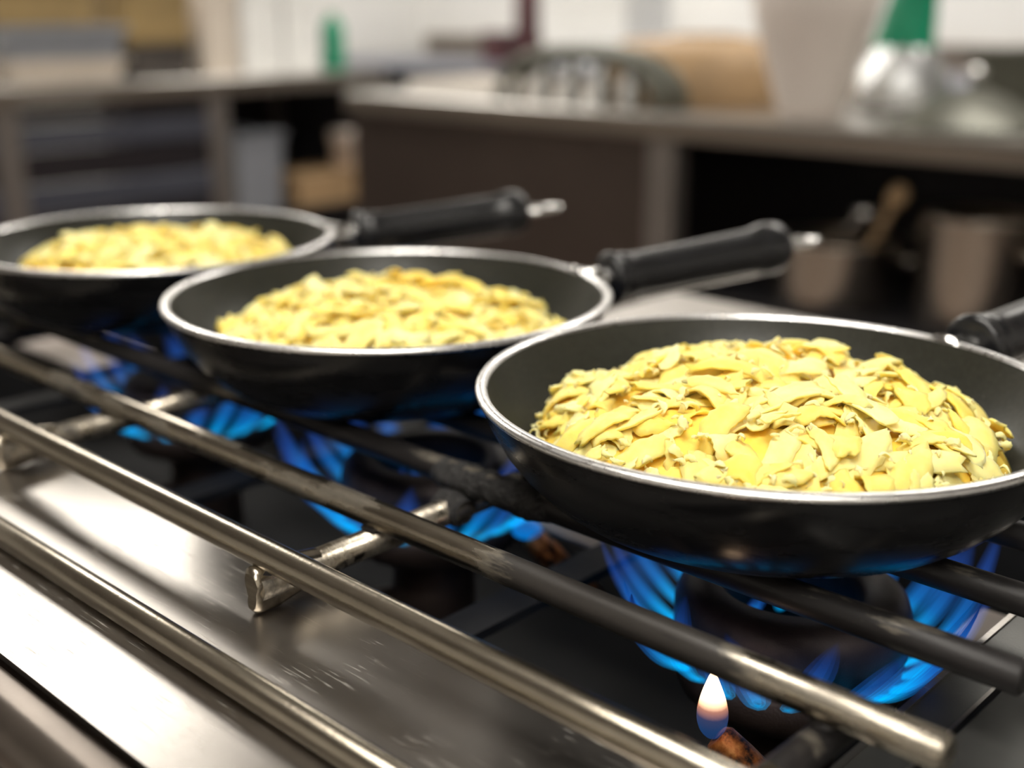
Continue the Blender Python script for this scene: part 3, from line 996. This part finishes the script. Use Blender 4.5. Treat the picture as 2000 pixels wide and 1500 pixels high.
# arched rack with white plates between its uprights
t = thing('arched_rack', 'grey-green arched rack on the island left of the tan bowl', 'rack', (-2.04, 2.395, Z))
pts = [(-0.27 * math.cos(PI * k / 20), 0, 0.13 * math.sin(PI * k / 20) ** 0.8 + 0.005) for k in range(21)]
MB().tube(pts, 0.021, 10).build('arch', 'olive', t)
MB().tube([(p[0], 0.075, p[2]) for p in pts], 0.021, 10).build('arch', 'olive', t)
for k in range(5):
    x = -0.19 + 0.095 * k
    hz = 0.13 * math.sqrt(max(0, 1 - (x / 0.27) ** 2)) ** 0.8
    MB().tube([(x, 0, 0.0), (x, 0, hz)], 0.009, 8).build('upright', 'olive', t)
    MB().tube([(x, 0.075, 0.0), (x, 0.075, hz)], 0.009, 8).build('upright', 'olive', t)
for k in range(4):
    x = -0.142 + 0.095 * k
    pl = thing('plate', ('leftmost', 'second', 'third', 'rightmost')[k] + ' white plate standing in the arched rack', 'plate', (-2.04 + x, 2.43, Z), 0, 'plates in the arched rack')
    R = Matrix.Rotation(PI / 2, 3, 'Y')
    MB().lathe([(0, -0.004), (0.03, -0.004), (0.046, 0.003), (0.047, 0.006), (0.03, 0.0), (0, 0.0)], 24, (0, 0, 0.047), R).build('dish', 'white', pl)
    MB().lathe([(0.022, -0.008), (0.026, -0.008), (0.026, -0.003), (0.022, -0.003)], 24, (0, 0, 0.047), R).build('foot_ring', 'white', pl)
# tan bowl turned upside down
t = thing('tan_bowl', 'large tan upturned bowl on the island beside the white tub', 'bowl', (-1.93, 2.80, Z))
MB().lathe([(0.25, 0.0), (0.28, 0.0), (0.285, 0.02), (0.28, 0.08), (0.262, 0.13), (0.22, 0.158), (0.10, 0.166), (0.0, 0.168)], 40).build('bowl_shell', 'tan', t)
MB().lathe([(0.07, 0.164), (0.09, 0.164), (0.09, 0.172), (0.075, 0.173), (0.07, 0.168)], 32).build('foot_ring', 'tan', t)
# white tapering tub
t = thing('white_tub', 'tall off-white tub, narrow at the bottom, between tan bowl and green bag', 'tub', (-1.455, 2.53, Z))
MB().lathe([(0.0, 0.0), (0.062, 0.0), (0.07, 0.008), (0.10, 0.10), (0.135, 0.22), (0.160, 0.34), (0.152, 0.34), (0.09, 0.1), (0.058, 0.012), (0, 0.012)], 40).build('body', 'sack', t)
MB().lathe([(0.155, 0.325), (0.168, 0.325), (0.170, 0.345), (0.158, 0.350), (0.153, 0.340)], 40).build('rim', 'sack', t)
# green and silver bag
t = thing('plastic_bag', 'green and silvery plastic bag slumped on the island at upper right', 'bag', (-1.42, 2.86, Z))
def lump(prof, seed, sx, sy, amp):
    mb = MB().lathe(prof, 36)
    out = []
    for v in mb.v:
        p = Vector(v)
        k = 1 + amp * noise.noise(Vector((p.x * 18 + seed, p.y * 18, p.z * 18))) + amp * 0.6 * noise.noise(Vector((p.x * 50 + seed, p.y * 50, p.z * 50)))
        lean = 0.35 * p.z
        out.append((p.x * sx * k + lean * 0.35, p.y * sy * k, p.z))
    mb.v = out
    return mb
lump([(0, 0.0), (0.10, 0.0), (0.135, 0.02), (0.14, 0.05), (0.115, 0.09), (0.09, 0.13), (0.078, 0.15)], 2, 0.95, 0.8, 0.16).build('clear_bottom', 'film', t)
lump([(0.079, 0.148), (0.074, 0.18), (0.066, 0.22), (0.055, 0.26), (0.06, 0.30), (0.03, 0.31), (0, 0.31)], 2, 0.95, 0.8, 0.16).build('green_top', 'green', t)
# conical lid with a knob
t = thing('conical_cover', 'grey metal conical cover with round knob on the island at the right edge', 'cover', (-1.08, 2.54, Z))
MB().lathe([(0.0, 0.085), (0.03, 0.08), (0.11, 0.045), (0.165, 0.012), (0.172, 0.004), (0.172, 0.0), (0.16, 0.0), (0.10, 0.035), (0, 0.075)], 40).build('dome', 'olive', t)
MB().lathe([(0, 0.084), (0.008, 0.084), (0.008, 0.096), (0.02, 0.104), (0.022, 0.114), (0.014, 0.124), (0, 0.126)], 24).build('knob', 'ferrule', t)
crate('grey_tub', 'dark grey oblong tub behind the conical cover', 'container', -0.95, 2.90, Z, 0.5, 0.24, 0.15, 'olive')
# pots on the lower shelf
def pot(label, x, y, z, r, h, ang):
    t = thing('cooking_pot', label, 'pot', (x, y, z), ang, 'pots under the island')
    MB().lathe([(0, 0), (r * 0.94, 0), (r, 0.012), (r, h - 0.006), (r + 0.007, h), (r - 0.003, h), (r - 0.004, 0.01), (0, 0.008)], 40).build('body', 'steelpot', t)
    for s in (-1, 1):
        MB().tube([(s * (r - 0.002), -0.035, h * 0.72), (s * (r + 0.03), -0.032, h * 0.75), (s * (r + 0.035), 0, h * 0.76), (s * (r + 0.03), 0.032, h * 0.75), (s * (r - 0.002), 0.035, h * 0.72)], 0.006, 8).build('side_handle', 'steelpot', t)
pot('wide low steel pot on the shelf under the island counter', -1.36, 2.54, 0.485, 0.145, 0.15, 0.4)
pot('taller steel pot on the shelf, right of the wide low pot', -1.03, 2.54, 0.485, 0.125, 0.24, -0.3)
pot('steel pot at the right end of the shelf under the island', -0.66, 2.56, 0.485, 0.14, 0.19, 0.2)
t = thing('wooden_spoon', 'wooden spoon standing in the wide low pot', 'spoon', (-1.33, 2.53, 0.50))
MB().tube([(0, 0, 0), (0.06, -0.02, 0.12), (0.125, -0.05, 0.235)], [0.007, 0.007, 0.009], 10).build('stick', 'tan', t)
MB().lathe([(0, -0.03), (0.016, -0.02), (0.022, 0.0), (0.018, 0.022), (0, 0.032)], 16, (0.132, -0.053, 0.25), Matrix.Rotation(0.5, 3, 'Y')).build('bowl', 'tan', t)
t = thing('steel_ladle', 'steel ladle standing in the wide low pot', 'ladle', (-1.40, 2.53, 0.50))
MB().tube([(0, 0, 0), (0.07, -0.03, 0.15), (0.12, -0.05, 0.20)], 0.005, 8).build('stick', 'ferrule', t)
MB().lathe([(0, -0.022), (0.018, -0.016), (0.026, 0.0), (0.024, 0.0), (0.016, -0.013), (0, -0.018)], 20, (0.13, -0.055, 0.215)).build('cup', 'ferrule', t)
